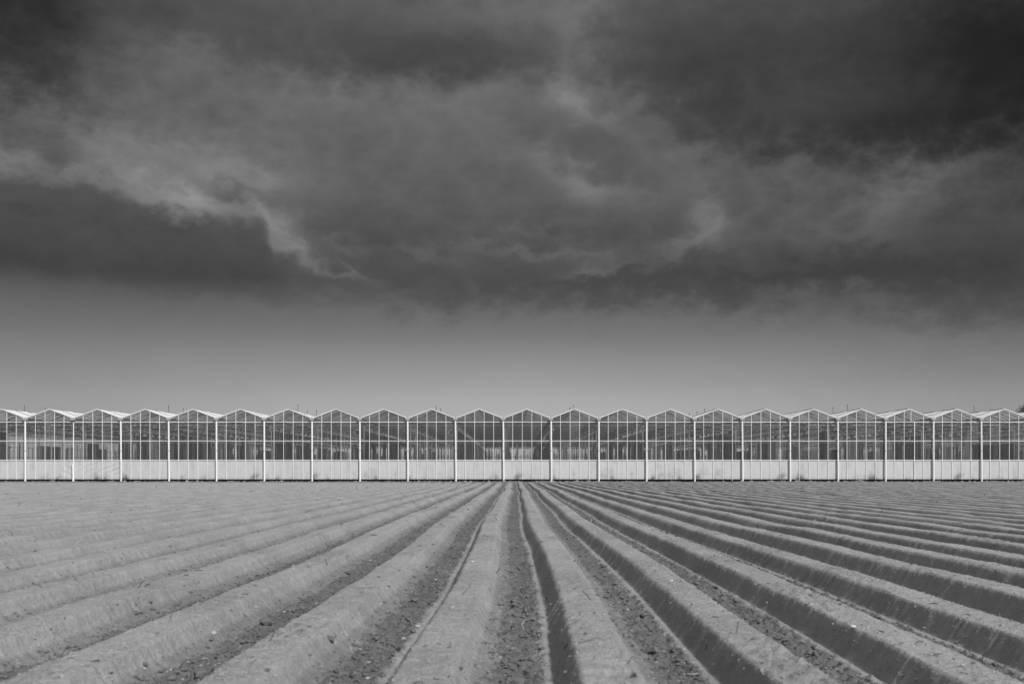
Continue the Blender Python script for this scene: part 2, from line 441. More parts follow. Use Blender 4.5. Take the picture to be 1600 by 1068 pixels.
S = 0.765                     # row spacing
X0 = 0.405                    # first ridge right of the camera
HR = 0.15
PT = np.array([-0.3825, -0.330, -0.280, -0.255, -0.240, -0.225, -0.212, -0.200, -0.126, -0.119, -0.111, 0.0, 0.116, 0.123, 0.133, 0.165, 0.200, 0.300, 0.3825])
PZ = np.array([0.000, -0.003, 0.000, 0.012, 0.018, 0.013, 0.009, 0.018, 0.137, 0.147, 0.150, 0.152, 0.150, 0.144, 0.128, 0.080, 0.052, 0.020, 0.000])
def wob(Y):
    """how the whole bed wanders sideways along its length"""
    f = lambda y: 0.060*vn(y/9.0, 0*y+3.3) + 0.018*vn(y/2.7, 0*y+8.1)
    return f(Y) - float(f(np.array([4.9]))[0])
def field_height(X, Y, detail=1.0):
    """ridge and furrow surface left by the bed former: returns height and how much the soil colour is darkened"""
    Wb = wob(Y)
    i = np.round((X - X0 - Wb)/S)
    w = 0.012*vn(Y/3.1, i*7.7+0.3) + 0.004*vn(Y/0.7, i*5.1)
    t = X - X0 - Wb - i*S - w
    jit = 0.006*fbm(X/0.09, Y/0.11, 2)*detail
    t2 = (t + jit + S/2) % S - S/2
    h = np.interp(t2, PT, PZ)
    hf = 1.04 + 0.09*vn(Y/2.3, i*3.9+1.7) + 0.05*vn(Y/0.8, i*9.1)
    h = h*hf
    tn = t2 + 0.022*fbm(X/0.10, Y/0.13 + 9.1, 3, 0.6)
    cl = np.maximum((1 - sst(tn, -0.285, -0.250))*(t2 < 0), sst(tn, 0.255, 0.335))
    slope = sst(t2, 0.16, 0.20)*(1 - sst(t2, 0.29, 0.34))
    face = sst(np.abs(t2), 0.115, 0.135)*(1 - sst(np.abs(t2), 0.18, 0.20))
    top = 1 - sst(np.abs(t2), 0.09, 0.125)
    n1 = fbm(X/0.040, Y/0.036, 3, 0.65); n0 = fbm(X/0.14, Y/0.12, 2)
    h = h + cl*(0.022*np.maximum(n1, -0.6) + 0.008 + 0.010*n0)*detail
    h = h + slope*0.013*fbm(X/0.05, Y/0.05, 2)*detail
    h = h + face*(0.0045*fbm(X/0.22, Y/0.030, 2) + 0.0045*fbm(X/0.035, Y/0.028, 3, 0.65))*detail
    crack = np.maximum(vn(X/0.16, Y/0.045 + i*3.3) - 0.72, 0)
    h = h - face*crack*0.09*detail
    h = h + top*(0.0042*fbm(X/0.06, Y/0.028, 3, 0.65) + 0.005*vn(X/0.2, Y/0.3))*detail
    rg = sst(vn(X/0.35 + 4.4, Y/0.8 + 2.2), 0.1, 0.6)               # patches of broken crust
    h = h + (top + face*0.5)*rg*0.010*fbm(X/0.05, Y/0.05, 3, 0.65)*detail
    dent = np.maximum(vn(X/0.06, Y/0.04 + 31) - 0.80, 0)
    h = h - top*dent*0.05*detail
    # a spade cut across the ridge close to the camera
    pit = (1 - sst(np.abs(X - 0.40), 0.075, 0.10))*(1 - sst(np.abs(Y - 4.10), 0.045, 0.07))
    h = h - pit*(0.06 + 0.03*n1)
    loose = np.clip(cl + 0.62*slope + pit + 0.10*face + 0.22*top*rg, 0, 1)  # face term darkens the ridge sides' colour to tone down their sunlit brightness
    # headland before the greenhouse
    e = sst(Y, 74.6, 76.6)
    rough = 0.5*(fbm(X/1.3, Y/0.9, 3) + 1)
    hl = 0.10 + (ZG - 0.12 - 0.10)*sst(Y, 75.0, 82.6) + 0.05*rough + 0.06*np.maximum(fbm(X/0.8, Y/0.5, 3), 0)*sst(Y, 79, 82)
    h = h*(1-e) + hl*e
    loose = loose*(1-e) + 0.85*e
    return h, loose

def field_mesh():
    VS, FS, LS = [], [], []
    off = 0
    patches = [(-5.9, 5.9, 1.8, 7.0, 0.0125, 0.0150), (-10.6, 10.6, 7.0, 16.0, 0.020, 0.032), (-21.0, 21.0, 16.0, 36.0, 0.036, 0.08),
               (-62.0, 62.0, 36.0, 83.40, 0.036, 0.24),
               (-32.0, -5.9, -4.0, 7.0, 0.06, 0.12), (5.9, 32.0, -4.0, 7.0, 0.06, 0.12), (-5.9, 5.9, -4.0, 1.8, 0.04, 0.08),
               (-40.0, -10.6, 7.0, 16.0, 0.06, 0.12), (10.6, 40.0, 7.0, 16.0, 0.06, 0.12),
               (-50.0, -21.0, 16.0, 36.0, 0.06, 0.20), (21.0, 50.0, 16.0, 36.0, 0.06, 0.20)]
    for x0, x1, y0, y1, dx, dy in patches:
        nx = int(round((x1-x0)/dx)) + 1; ny = int(round((y1-y0)/dy)) + 1
        X, Y = np.meshgrid(np.linspace(x0, x1, nx), np.linspace(y0, y1, ny))
        det = float(np.interp(dx, [0.02, 0.06], [1.0, 0.5]))
        Z, lo = field_height(X, Y, det)
        VS.append(np.stack([X, Y, Z], -1).reshape(-1, 3)); LS.append(lo.ravel())
        k = np.arange(nx*ny).reshape(ny, nx) + off
        FS.append(np.stack([k[:-1, :-1], k[:-1, 1:], k[1:, 1:], k[1:, :-1]], -1).reshape(-1, 4))
        off += nx*ny
    V = np.concatenate(VS).astype(np.float32); Fq = np.concatenate(FS).astype(np.int32); Lo = np.concatenate(LS).astype(np.float32)
    return V, Fq, Lo
def np_mesh(name, V, Fc, mats, attr=None, smooth=True):
    n = Fc.shape[1]
    me = bpy.data.meshes.new(name)
    me.vertices.add(len(V)); me.vertices.foreach_set('co', np.ascontiguousarray(V, np.float32).ravel())
    me.loops.add(Fc.size); me.loops.foreach_set('vertex_index', np.ascontiguousarray(Fc, np.int32).ravel())
    me.polygons.add(len(Fc)); me.polygons.foreach_set('loop_start', np.arange(0, Fc.size, n, dtype=np.int32))
    me.polygons.foreach_set('use_smooth', np.full(len(Fc), smooth))
    for m in mats: me.materials.append(m)
    if attr is not None:
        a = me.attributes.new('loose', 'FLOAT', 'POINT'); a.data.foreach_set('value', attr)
    me.update(calc_edges=True)
    o = bpy.data.objects.new(name, me); col.objects.link(o)
    return o
V, Fq, Lo = field_mesh()
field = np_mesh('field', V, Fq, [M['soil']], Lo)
tag(field, kind='structure')
del V, Fq, Lo

# ------------------------------------------------------------------ greenhouse
BAY = 4.0
PX0 = 786.3                                   # photo column of the downpipe nearest the middle
XP0 = (PX0 - VX)/18.645
def gz(py): return (750.6 - py)/18.645       # photo row -> height above the greenhouse ground
I0, I1 = -13, 13                              # downpipe indices built (frame shows -10 .. 10)
DEPTH = 84.0
Z_SK0, Z_SK1 = gz(748.3), gz(718.6)
Z_T1, Z_T2 = gz(688.4), gz(658.8)
Z_GUT, Z_RDG = gz(652.6), gz(638.6)
house = empty('greenhouse', (0, D, ZG))
tag(house, 'long white framed greenhouse of many peaked glass bays along the far field edge', 'greenhouse')
def px(i): return XP0 + i*BAY

PITCH = Z_RDG - Z_GUT
def bay_frame(i):
    mb = MB(); x = 0.0
    for k in range(1, 5):                     # glazing bars run up to the rake
        bx = k*BAY/5
        zt = Z_GUT + PITCH*(1 - abs(bx - BAY/2)/(BAY/2)) - 0.05
        j = random.uniform(-0.008, 0.008)
        z0 = Z_SK0 - 0.02
        if (i, k) in ((4, 4), (6, 1)): z0 = -0.02
        if i == 8 and k == 3:                 # a bar shifted sideways after a repair
            mb.box(bx-0.27, bx-0.225, -0.045, 0.045, Z_T2, zt-0.02)
            mb.box(bx+0.03, bx+0.085, -0.045, 0.045, z0, Z_T2)
            continue
        mb.box(bx-0.018+j, bx+0.018+j, -0.022, 0.018, z0, zt)
    mb.box(0.0, BAY, -0.024, 0.04, Z_SK1-0.025, Z_SK1+0.035)       # sill rail
    mb.box(0.0, BAY, -0.026, 0.04, Z_T1-0.024, Z_T1+0.024)         # transom
    mb.box(0.0, BAY, -0.028, 0.04, Z_T2-0.028, Z_T2+0.022)        # eaves rail
    mb.box(0.0, BAY, 0.05, 0.09, Z_T2+0.05, Z_T2+0.14, mi=1)
    mb.bar((0.02, -0.01, Z_GUT-0.01), (BAY/2, -0.01, Z_RDG-0.01), 0.11, 0.06)
    mb.bar((BAY-0.02, -0.01, Z_GUT-0.01), (BAY/2, -0.01, Z_RDG-0.01), 0.11, 0.06)
    return mb.build('bay', [M['white_paint'], M['galvanised']], house, (px(i), 0, 0))
def glazing(parent):
    mb = MB()
    for z0, z1 in ((Z_SK1+0.045, Z_T1-0.03), (Z_T1+0.03, Z_T2-0.035)):
        for k in range(5):
            y = 0.012 + random.uniform(-0.004, 0.004); r = random.uniform(-0.004, 0.004)
            xa, xb = k*BAY/5+0.02, (k+1)*BAY/5-0.02
            mb.quad((xa, y+r, z0), (xb, y-r, z0), (xb, y-r*0.3, z1), (xa, y+r*0.3, z1))
    zb = Z_T2+0.03
    for k in range(5):
        xa, xb = k*BAY/5+0.02, (k+1)*BAY/5-0.02
        f = lambda x: Z_GUT + PITCH*(1 - abs(x-BAY/2)/(BAY/2)) - 0.05
        pts = [(xa, 0.012, zb), (xb, 0.012, zb), (xb, 0.012, f(xb))]
        if xa < BAY/2 < xb: pts.append((BAY/2, 0.012, f(BAY/2)))
        pts.append((xa, 0.012, f(xa)))
        mb.quad(*pts)
    return mb.build('glazing', M['glass'], parent)
def skirt(parent, i):
    nx, nz = 60, 16
    X, Z = np.meshgrid(np.linspace(0.01, BAY-0.01, nx), np.linspace(Z_SK0, Z_SK1-0.026, nz))
    u = (X/(BAY/5)) % 1.0; zz = (Z - Z_SK0)/(Z_SK1 - Z_SK0)
    bulge = 0.012*np.sin(math.pi*u)*np.sin(math.pi*np.clip(zz, 0, 1))
    wr = 0.006*fbm(X/0.35 + i*3.7, Z/0.9, 3)
    if i == -9:   # the loose, creased sheet near the left edge
        wr = wr + 0.035*np.sin((X*1.2 - Z*2.6)*5.5 + vn(X/0.6, Z/0.6)*2)*np.clip(1.1 - np.abs(zz-0.55)*2, 0, 1)*np.clip(vn(X/0.9, Z/1.0)+0.5, 0, 1)
    if i == -10:
        wr = wr + 0.025*np.sin((X + Z*1.4)*7 + vn(X/0.5, Z/0.5)*2)*sst(X, 2.4, 3.2)*(1-zz)
    Yv = 0.027 - bulge - wr*0.8
    V = np.stack([X, Yv, Z], -1).reshape(-1, 3)
    k = np.arange(nx*nz).reshape(nz, nx)
    Fc = np.stack([k[:-1, :-1], k[:-1, 1:], k[1:, 1:], k[1:, :-1]], -1).reshape(-1, 4)
    o = np_mesh('skirt_film', V, Fc, [M['film']]); o.parent = parent
    return o
def roof_slope_mesh(side):
    """one long slope of chalked glass with glazing bars, a dark open vent gap and vents"""
    mb = MB()
    xe, xr = (0.06, BAY/2-0.02) if side < 0 else (BAY-0.06, BAY/2+0.02)
    ze, zr = Z_GUT+0.02, Z_RDG
    def P(t, y, up=0.0): return (xe + (xr-xe)*t, y, ze + (zr-ze)*t + up)
    y = 0.06; first = True
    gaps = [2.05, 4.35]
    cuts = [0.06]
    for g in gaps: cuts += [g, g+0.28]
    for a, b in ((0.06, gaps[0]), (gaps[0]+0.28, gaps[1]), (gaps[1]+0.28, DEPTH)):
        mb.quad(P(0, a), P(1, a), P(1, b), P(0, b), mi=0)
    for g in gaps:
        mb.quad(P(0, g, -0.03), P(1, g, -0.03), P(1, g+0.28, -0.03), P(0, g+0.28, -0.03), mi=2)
    n = int(DEPTH/1.05)
    for k in range(1, n):                     # bars under the glass
        yy = k*1.05
        mb.bar(P(0.0, yy, -0.03), P(1.0, yy, -0.03), 0.045, 0.05, mi=1)
    for k in range(int(DEPTH/4.6)):           # ventilation sashes near the ridge, a hand's breadth open
        yy = 2.4 + k*4.6
        if yy + 1.7 > DEPTH: break
        a, b, lift = 0.52, 0.97, 0.05
        mb.quad(P(a, yy, lift), P(b, yy, 0.02), P(b, yy+1.7, 0.02), P(a, yy+1.7, lift), mi=0)
    me = bpy.data.meshes.new('roof_slope'); me.from_pydata(mb.v, [], mb.f)
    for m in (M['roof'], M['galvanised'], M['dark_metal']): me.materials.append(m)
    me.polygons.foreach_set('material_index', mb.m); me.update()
    return me
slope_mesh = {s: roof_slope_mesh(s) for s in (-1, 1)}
cap = MB(); cap.box(BAY/2-0.05, BAY/2+0.05, -0.03, DEPTH, Z_RDG+0.005, Z_RDG+0.05)
cap_mesh = None
def linked(name, me, parent):
    o = bpy.data.objects.new(name, me); col.objects.link(o); o.parent = parent; return o
for i in range(I0, I1):
    b = bay_frame(i)
    glazing(b); skirt(b, i)
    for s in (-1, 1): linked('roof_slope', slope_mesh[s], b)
    if cap_mesh is None: cap_mesh = cap.build('ridge_cap', M['grey_metal'], b).data
    else: linked('ridge_cap', cap_mesh, b)
# downpipes with the gutter end above and a coupling half-way
for i in range(I0, I1+1):
    mb = MB()
    lean = random.uniform(0.0, 0.05)
    top = Z_GUT - 0.19
    short = (i == -9)
    ztop = gz(724) if short else top
    mb.tube([(lean, -0.13, -0.08), (lean*0.5, -0.13, ztop*0.5), (0, -0.13, ztop)], 0.070 if not short else 0.08, 12)
    if short: mb.box(-0.03, 0.03, -0.05, 0.04, gz(724), top)
    dp = mb.build('downpipe', M['pipe_white'], house, (px(i), 0, 0), smooth=False)
    mb = MB(); mb.box(-0.17, 0.17, -0.24, 0.03, Z_GUT-0.19, Z_GUT+0.015); mb.box(-0.07, 0.07, -0.2, -0.06, Z_GUT-0.25, Z_GUT-0.19, mi=1)
    mb.build('gutter_end', [M['galvanised'], M['dark_metal']], dp)
    if not short:
        mb = MB(); zc = gz(703.6); mb.tube([(lean*0.5, -0.13, zc-0.03), (lean*0.5, -0.13, zc+0.03)], 0.088, 12)
        mb.build('pipe_joint', M['galvanised'], dp)
    mb = MB(); mb.box(-0.11, 0.11, 0.05, DEPTH, Z_GUT-0.17, Z_GUT-0.005)
    mb.build('gutter', M['grey_metal'], house, (px(i), 0, 0))
# plinth, floor, rear and side walls
W0, W1 = px(I0), px(I1)
mb = MB(); mb.box(W0, W1, 0.20, 0.35, -0.2, Z_SK0-0.005); mb.build('plinth', M['concrete'], house)
mb = MB(); mb.box(W0, W1, 0.36, DEPTH, -0.1, 0.02); mb.build('floor_sheet', M['floor_cloth'], house)
mb = MB()
for k in range((I1-I0)*5+1):
    x = W0 + k*BAY/5; mb.box(x-0.025, x+0.025, DEPTH, DEPTH+0.06, 0.0, Z_T2)
for z in (0.4, Z_SK1, Z_T1, Z_T2): mb.box(W0, W1, DEPTH-0.03, DEPTH-0.004, z-0.04, z+0.04)
mb.box(W0, W1, DEPTH+0.07, DEPTH+0.10, 0.0, 0.9)
mb.quad((W0, DEPTH+0.065, 0.9), (W1, DEPTH+0.065, 0.9), (W1, DEPTH+0.065, Z_T2), (W0, DEPTH+0.065, Z_T2), mi=1)
for i in range(I0, I1):
    mb.quad((px(i)+0.1, DEPTH+0.065, Z_T2+0.01), (px(i)+BAY-0.1, DEPTH+0.065, Z_T2+0.01), (px(i)+BAY/2, DEPTH+0.065, Z_RDG-0.05), mi=1)
mb.build('rear_wall', [M['inner_white'], M['glass']], house)
for xx in (W0-0.12, W1+0.12):
    mb = MB()
    for k in range(int(DEPTH/1.05)+1):
        y = 0.1 + k*1.05; mb.box(xx-0.025, xx+0.025, y-0.025, y+0.025, 0.0, Z_GUT-0.18)
    for z in (Z_SK1, Z_T1, Z_T2-0.2): mb.box(xx-0.03, xx+0.03, 0.13, DEPTH, z-0.03, z+0.03)
    mb.quad((xx, 0.1, Z_SK1), (xx, DEPTH, Z_SK1), (xx, DEPTH, Z_GUT-0.2), (xx, 0.1, Z_GUT-0.2), mi=1)
    mb.quad((xx, 0.1, 0), (xx, DEPTH, 0), (xx, DEPTH, Z_SK1), (xx, 0.1, Z_SK1), mi=2)
    mb.build('side_wall', [M['white_paint'], M['glass'], M['film']], house)
# trusses across the house, one every 4.5 m
TR = [2.2 + 4.5*k for k in range(18)]
tm = MB()
tm.box(W0, W1, -0.035, 0.035, Z_T2-0.12, Z_T2-0.06, mi=0); tm.box(W0, W1, -0.035, 0.035, Z_T2-0.46, Z_T2-0.40, mi=0)
nd = int((W1-W0)/0.8)
for k in range(nd):
    xa = W0 + 0.8*k; za, zb = (Z_T2-0.43, Z_T2-0.09) if k % 2 else (Z_T2-0.09, Z_T2-0.43)
    tm.bar((xa, 0, za), (xa+0.8, 0, zb), 0.03, 0.03, up=(0, 1, 0))
tm.box(W0, W1, 0.06, 0.36, Z_T2-0.05, Z_T2+0.02, mi=1)        # folded shade cloth packed on each truss
t0 = tm.build('truss', [M['inner_grey'], M['inner_grey']], house, (0, TR[0], 0)); 
for y in TR[1:]:
    o = t0.copy(); col.objects.link(o); o.parent = house; o.location = (0, y, 0)
# pipes and wires running across, one long pipe each
for (y, z, r, m) in ((0.6, gz(690.8), 0.035, 'inner_white'), (1.2, gz(663.5), 0.02, 'inner_white'), (0.5, gz(714.2), 0.02, 'inner_grey')):
    mb = MB(); mb.tube([(W0, y, z), (W1, y, z)], r, 6); mb.build('pipe', M[m], house)
# columns: the hundred nearest in the middle are parts of their own, the rest one mass
cm = MB(); cm.box(-0.05, 0.05, -0.04, 0.04, 0.0, Z_GUT-0.175)
c_me = None; rest = MB(); cnt = 0
for k, y in enumerate(TR):
    for i in range(I0, I1+1):
        if (i % 2) == 0 and k % 1 == 0 or k == 0 or k == 17:
            x = px(i); yy = y + 0.12
            if k <= 5 and -11 <= i <= 11 and cnt < 100:
                cnt += 1
                if c_me is None:
                    o = cm.build('column', M['inner_white'], house, (x, yy, 0)); c_me = o.data
                else:
                    o = linked('column', c_me, house); o.location = (x, yy, 0)
            else:
                rest.box(x-0.05, x+0.05, yy-0.04, yy+0.04, 0.0, Z_GUT-0.175)
tag(rest.build('column_rows', M['inner_white'], house), kind='stuff')
# crop support strings and drip stakes: nobody could count them
st = MB()
for i in range(I0, I1):
    for q in range(5):
        x = px(i) + 0.4 + 0.8*q
        for k in range(26):
            y = 6 + k*3.0 + random.uniform(-0.6, 0.6)
            if random.random() < 0.55:
                w = random.choice((0.012, 0.02, 0.035)); xo = x + random.uniform(-0.12, 0.12)
                st.box(xo-w, xo+w, y-0.02, y+0.02, 0.3, random.choice((3.1, 3.3, 3.4)), mi=random.choice((0, 1, 1)))
tag(st.build('support_strings', [M['inner_white'], M['inner_grey']], house), kind='stuff')
# pleated shade curtains drawn along the odd column lines, with open gaps
def curtain_mat(name, a, b):
    m, N, t, p, o = material(name)
    t.nodes.remove(p)
    di = N.new('ShaderNodeBsdfDiffuse'); di.inputs[0].default_value = (a, a, a, 1)
    tl = N.new('ShaderNodeBsdfTranslucent'); tl.inputs[0].default_value = (b, b, b, 1)
    ad = N.new('ShaderNodeAddShader'); t.links.new(di.outputs[0], ad.inputs[0]); t.links.new(tl.outputs[0], ad.inputs[1])
    t.links.new(ad.outputs[0], o.inputs[0])
    return m
CUR = [curtain_mat('curtain_dark', 0.11, 0.05), curtain_mat('curtain_mid', 0.16, 0.08), curtain_mat('curtain_pale', 0.34, 0.16)]
for i in range(I0+2, I1-1):
    if i % 2 == 0: continue
    mb = MB(); rnd = random.Random(100+i)
    y = 2.6
    while y < DEPTH - 6:
        run = rnd.uniform(1.5, 9.0) if i not in (-1, 1) else 14.0
        n = int(run/0.22); h = rnd.choice((3.2, 3.9, 4.25)) if i != -1 else 4.25
        for k in range(n):
            a, b = (0.07, -0.07) if k % 2 else (-0.07, 0.07)
            if rnd.random() < 0.12: continue
            w = rnd.uniform(0.6, 1.0)
            mb.quad((a*w, y+k*0.22, 0.25), (b*w, y+(k+1)*0.22, 0.25), (b*w, y+(k+1)*0.22, h), (a*w, y+k*0.22, h), mi=rnd.choice((0, 0, 1, 1, 1, 2)))
        y += run + (rnd.uniform(0.8, 6.0) if i not in (-1, 1) else 0.5)
    mb.build('curtain', CUR, house, (px(i) + 0.1, 0, 0))
# rails with plates above the even column lines
rl = MB()
for z in (4.20, 4.40): rl.box(-0.02, 0.02, 0.9, DEPTH-2, z-0.015, z+0.015)
for k in range(int((DEPTH-4)/0.75)):
    y = 1.0 + 0.75*k; rl.box(-0.05, 0.05, y, y+0.36, 4.20, 4.40)
r_me = None
for i in range(I0, I1+1):
    if i % 2 == 0:
        if r_me is None:
            o = rl.build('rail', M['inner_white'], house, (px(i)+0.16, 0, 0)); r_me = o.data
        else:
            o = linked('rail', r_me, house); o.location = (px(i)+0.16, 0, 0)
# masts standing on the roof
for mx, my, back in ((38.3, 632.5, 9), (70.5, 636, 9), (263.3, 633, 9), (286.5, 637, 13), (465.5, 632, 9), (480.5, 641, 24), (494.5, 640, 16), (681.5, 634, 11),
                     (688.2, 637, 13), (890.6, 636, 6), (895.7, 632, 12), (1077, 645, 16), (1089, 642, 12), (1101, 638, 9), (1301.6, 635.5, 9), (1324, 632, 9), (1522, 634, 8)):
    y = D + back; x = (mx - VX)*y/F; z = EYE + (VY - my)*y/F - ZG
    u = ((x - XP0) % BAY)/BAY; zr = Z_GUT + PITCH*(1 - abs(u-0.5)*2)
    mb = MB(); mb.tube([(x, back, zr-0.05), (x, back, z)], 0.022, 6); mb.tube([(x, back, z-0.12), (x, back, z-0.02)], 0.035, 6)
    mb.build('mast', M['dark_metal'], house)

# ------------------------------------------------------------------ grow lamps, each hanging in its row
def ordinal(n):
    return ['first', 'second', 'third', 'fourth', 'fifth', 'sixth', 'seventh', 'eighth', 'ninth', 'tenth', 'eleventh', 'twelfth', 'thirteenth',
            'fourteenth', 'fifteenth', 'sixteenth', 'seventeenth', 'eighteenth', 'nineteenth', 'twentieth', 'twenty-first', 'twenty-second'][n]
lm = MB()
lm.quad((-0.13, -0.17, -0.08), (0.13, -0.17, -0.08), (0.13, 0.17, -0.08), (-0.13, 0.17, -0.08))
for a, b in (((-0.13, -0.17), (0.13, -0.17)), ((0.13, -0.17), (0.13, 0.17)), ((0.13, 0.17), (-0.13, 0.17)), ((-0.13, 0.17), (-0.13, -0.17))):
    lm.quad((a[0], a[1], -0.08), (b[0], b[1], -0.08), (b[0]*0.55, b[1]*0.55, 0.06), (a[0]*0.55, a[1]*0.55, 0.06))
lm.v = [(a*1.25, b*1.2, c*1.3) for a, b, c in lm.v]
lm.box(-0.07, 0.07, -0.09, 0.09, 0.06, 0.15); lm.box(-0.01, 0.01, -0.01, 0.01, 0.15, 0.40)
lamp0 = None
for i in range(-9, 12, 2):
    vis = i + 10                                  # 0 = first downpipe in view from the left
    lab = 'small white grow lamp in the row receding behind the %s downpipe from the left' % ordinal(vis)
    grp = 'grow lamps in the row behind the %s downpipe from the left' % ordinal(vis)
    for k in range(26):
        y = 1.2 + 2.05*k
        if lamp0 is None:
            lamp0 = lm.build('grow_lamp', M['inner_white']); o = lamp0
        else:
            o = lamp0.copy(); col.objects.link(o)
        o.location = (px(i) + 0.22, D + y, ZG + 4.36)
        tag(o, lab, 'lamp', grp)

# ------------------------------------------------------------------ circulation fans
def fan():
    root = empty('circulation_fan')
    n = 28; r0, r1, dep = 0.235, 0.29, 0.16
    v, f = [], []
    for a in range(n):
        c, s = math.cos(2*math.pi*a/n), math.sin(2*math.pi*a/n)
        v += [(r1*c, -dep/2, r1*s), (r0*c, -dep/2, r0*s), (r0*c, dep/2, r0*s), (r1*c, dep/2, r1*s)]
    for a in range(n):
        b = 4*a; e = 4*((a+1) % n)
        for q in range(4): f.append((b+q, b+(q+1) % 4, e+(q+1) % 4, e+q))
    obj('housing', v, f, M['pipe_white'], root, smooth=False)
    mb = MB()
    for k in range(4):
        a = k*math.pi/2 + 0.5
        c, s = math.cos(a), math.sin(a); c2, s2 = math.cos(a+0.75), math.sin(a+0.75)
        mb.quad((0.03*c, -0.03, 0.03*s), (0.225*c, -0.05, 0.225*s), (0.225*c2, 0.03, 0.225*s2), (0.05*c2, 0.02, 0.05*s2))
    mb.build('blades', M['dark_metal'], root)
    mb = MB(); mb.tube([(0, -0.06, 0), (0, 0.12, 0)], 0.07, 10); mb.build('motor', M['dark_metal'], root)
    mb = MB(); mb.tube([(0, 0, 0.29), (0, 0, 0.55)], 0.02, 6); mb.build('hanger', M['inner_white'], root)
    return root
def copy_tree(o, parent=None):
    c = o.copy(); col.objects.link(c)
    if parent: c.parent = parent
    for ch in list(o.children):
        copy_tree(ch, c)
    return c
FANS = [  # photo x, depth inside, label
    (558.5, 5, 'white ringed fan hanging half behind the eighth downpipe from the left'),
    (705.5, 5, 'white ringed fan hanging just left of the tenth downpipe from the left'),
    (1141, 5, 'white ringed fan with dark centre between the fifteenth and sixteenth downpipes'),
    (1287, 5, 'white ringed fan with dark centre just left of the eighteenth downpipe'),
    (345, 17.5, 'dim fan just right of the fifth downpipe from the left, under the roof'),
    (469, 17.5, 'thin ringed fan between the sixth and seventh downpipes from the left'),
    (969.5, 17.5, 'dark fan hanging between the thirteenth and fourteenth downpipes, above the transom'),
    (1089.5, 17.5, 'dark fan close right of the fifteenth downpipe, above the transom'),
    (1212, 17.5, 'dark fan left of the seventeenth downpipe, above the transom'),
    (1345, 17.5, 'dark fan midway between the eighteenth and nineteenth downpipes'),
    (925.5, 35, 'small dark fan just left of the thirteenth downpipe, below the transom'),
    (1046.5, 35, 'small pale ringed fan between the fourteenth and fifteenth downpipes'),
    (1152, 35, 'small pale ringed fan close left of the sixteenth downpipe, below the transom'),
    (318, 60, 'tiny dark fan just left of the fifth downpipe from the left'),
    (914, 60, 'tiny dark fan between the twelfth and thirteenth downpipes, deep inside'),
    (1015.5, 60, 'tiny pale ringed fan just right of the fourteenth downpipe'),
    (1106, 60, 'tiny pale ringed fan right of the fifteenth downpipe, below the transom'),
    (1243, 60, 'tiny dark fan just right of the seventeenth downpipe, below the transom'),
    (17, 60, 'tiny dark fan left of the first downpipe, at the left end of the greenhouse'),
    (1379, 60, 'tiny pale fan just left of the nineteenth downpipe, below the transom'),
]
f0 = fan()
for n_, (fx, dep, lab) in enumerate(FANS):
    o = f0 if n_ == 0 else copy_tree(f0)
    y = D + dep
    o.location = ((fx - VX)*y/F, y, EYE + 3.44)
    o.rotation_euler.z = random.uniform(-0.25, 0.25)
    tag(o, lab, 'fan', 'circulation fans hanging in the greenhouse')

# ------------------------------------------------------------------ tree beyond the greenhouse, right edge
def tree(x, y, h, cr):
    root = empty('tree', (x, y, 0))
    tag(root, 'dark leafy tree rising behind the greenhouse roofs at the far right', 'tree')
    mb = MB(); pts = [(0, 0, -0.3), (0.1, 0.05, h*0.2), (-0.1, 0.1, h*0.45), (0.05, 0, h*0.8)]
    mb.tube(pts, [0.38, 0.28, 0.2, 0.06], 10)
    for k in range(9):
        a = k*2.4; z0 = h*(0.3+0.05*k)
        mb.tube([(0, 0, z0), (math.cos(a)*cr*0.4, math.sin(a)*cr*0.4, z0+h*0.10), (math.cos(a)*cr*0.75, math.sin(a)*cr*0.75, z0+h*0.2)], [0.12, 0.07, 0.02], 6)
    mb.build('trunk', M['bark'], root)
    rnd = random.Random(5); v, f = [], []
    clumps = []
    for k in range(60):
        a = rnd.uniform(0, 2*math.pi); t = rnd.uniform(0.0, 1.0)
        rr = cr*math.sqrt(max(0.05, 1 - (2*t-0.9)**2))*rnd.uniform(0.5, 1.0)
        clumps.append((rr*math.cos(a), rr*math.sin(a), h*(0.32+0.60*t), rnd.uniform(0.6, 1.25)))
    for cx, cy, cz, cs in clumps:
        for q in range(150):
            p = Vector((rnd.gauss(0, 1), rnd.gauss(0, 1), rnd.gauss(0, 0.8)))
            p = Vector((cx, cy, cz)) + p*cs*0.55
            s = rnd.uniform(0.09, 0.2)
            u = Vector((rnd.uniform(-1, 1), rnd.uniform(-1, 1), rnd.uniform(-1, 1))).normalized()
            w = u.orthogonal().normalized()
            b = len(v)
            v += [tuple(p-u*s), tuple(p+w*s*0.5), tuple(p+u*s), tuple(p-w*s*0.5)]; f.append((b, b+1, b+2, b+3))
    obj('crown', v, f, M['leaf'], root)
TY = D + DEPTH + 26
tree((1618 - VX)*TY/F, TY, 16.0, 3.6)

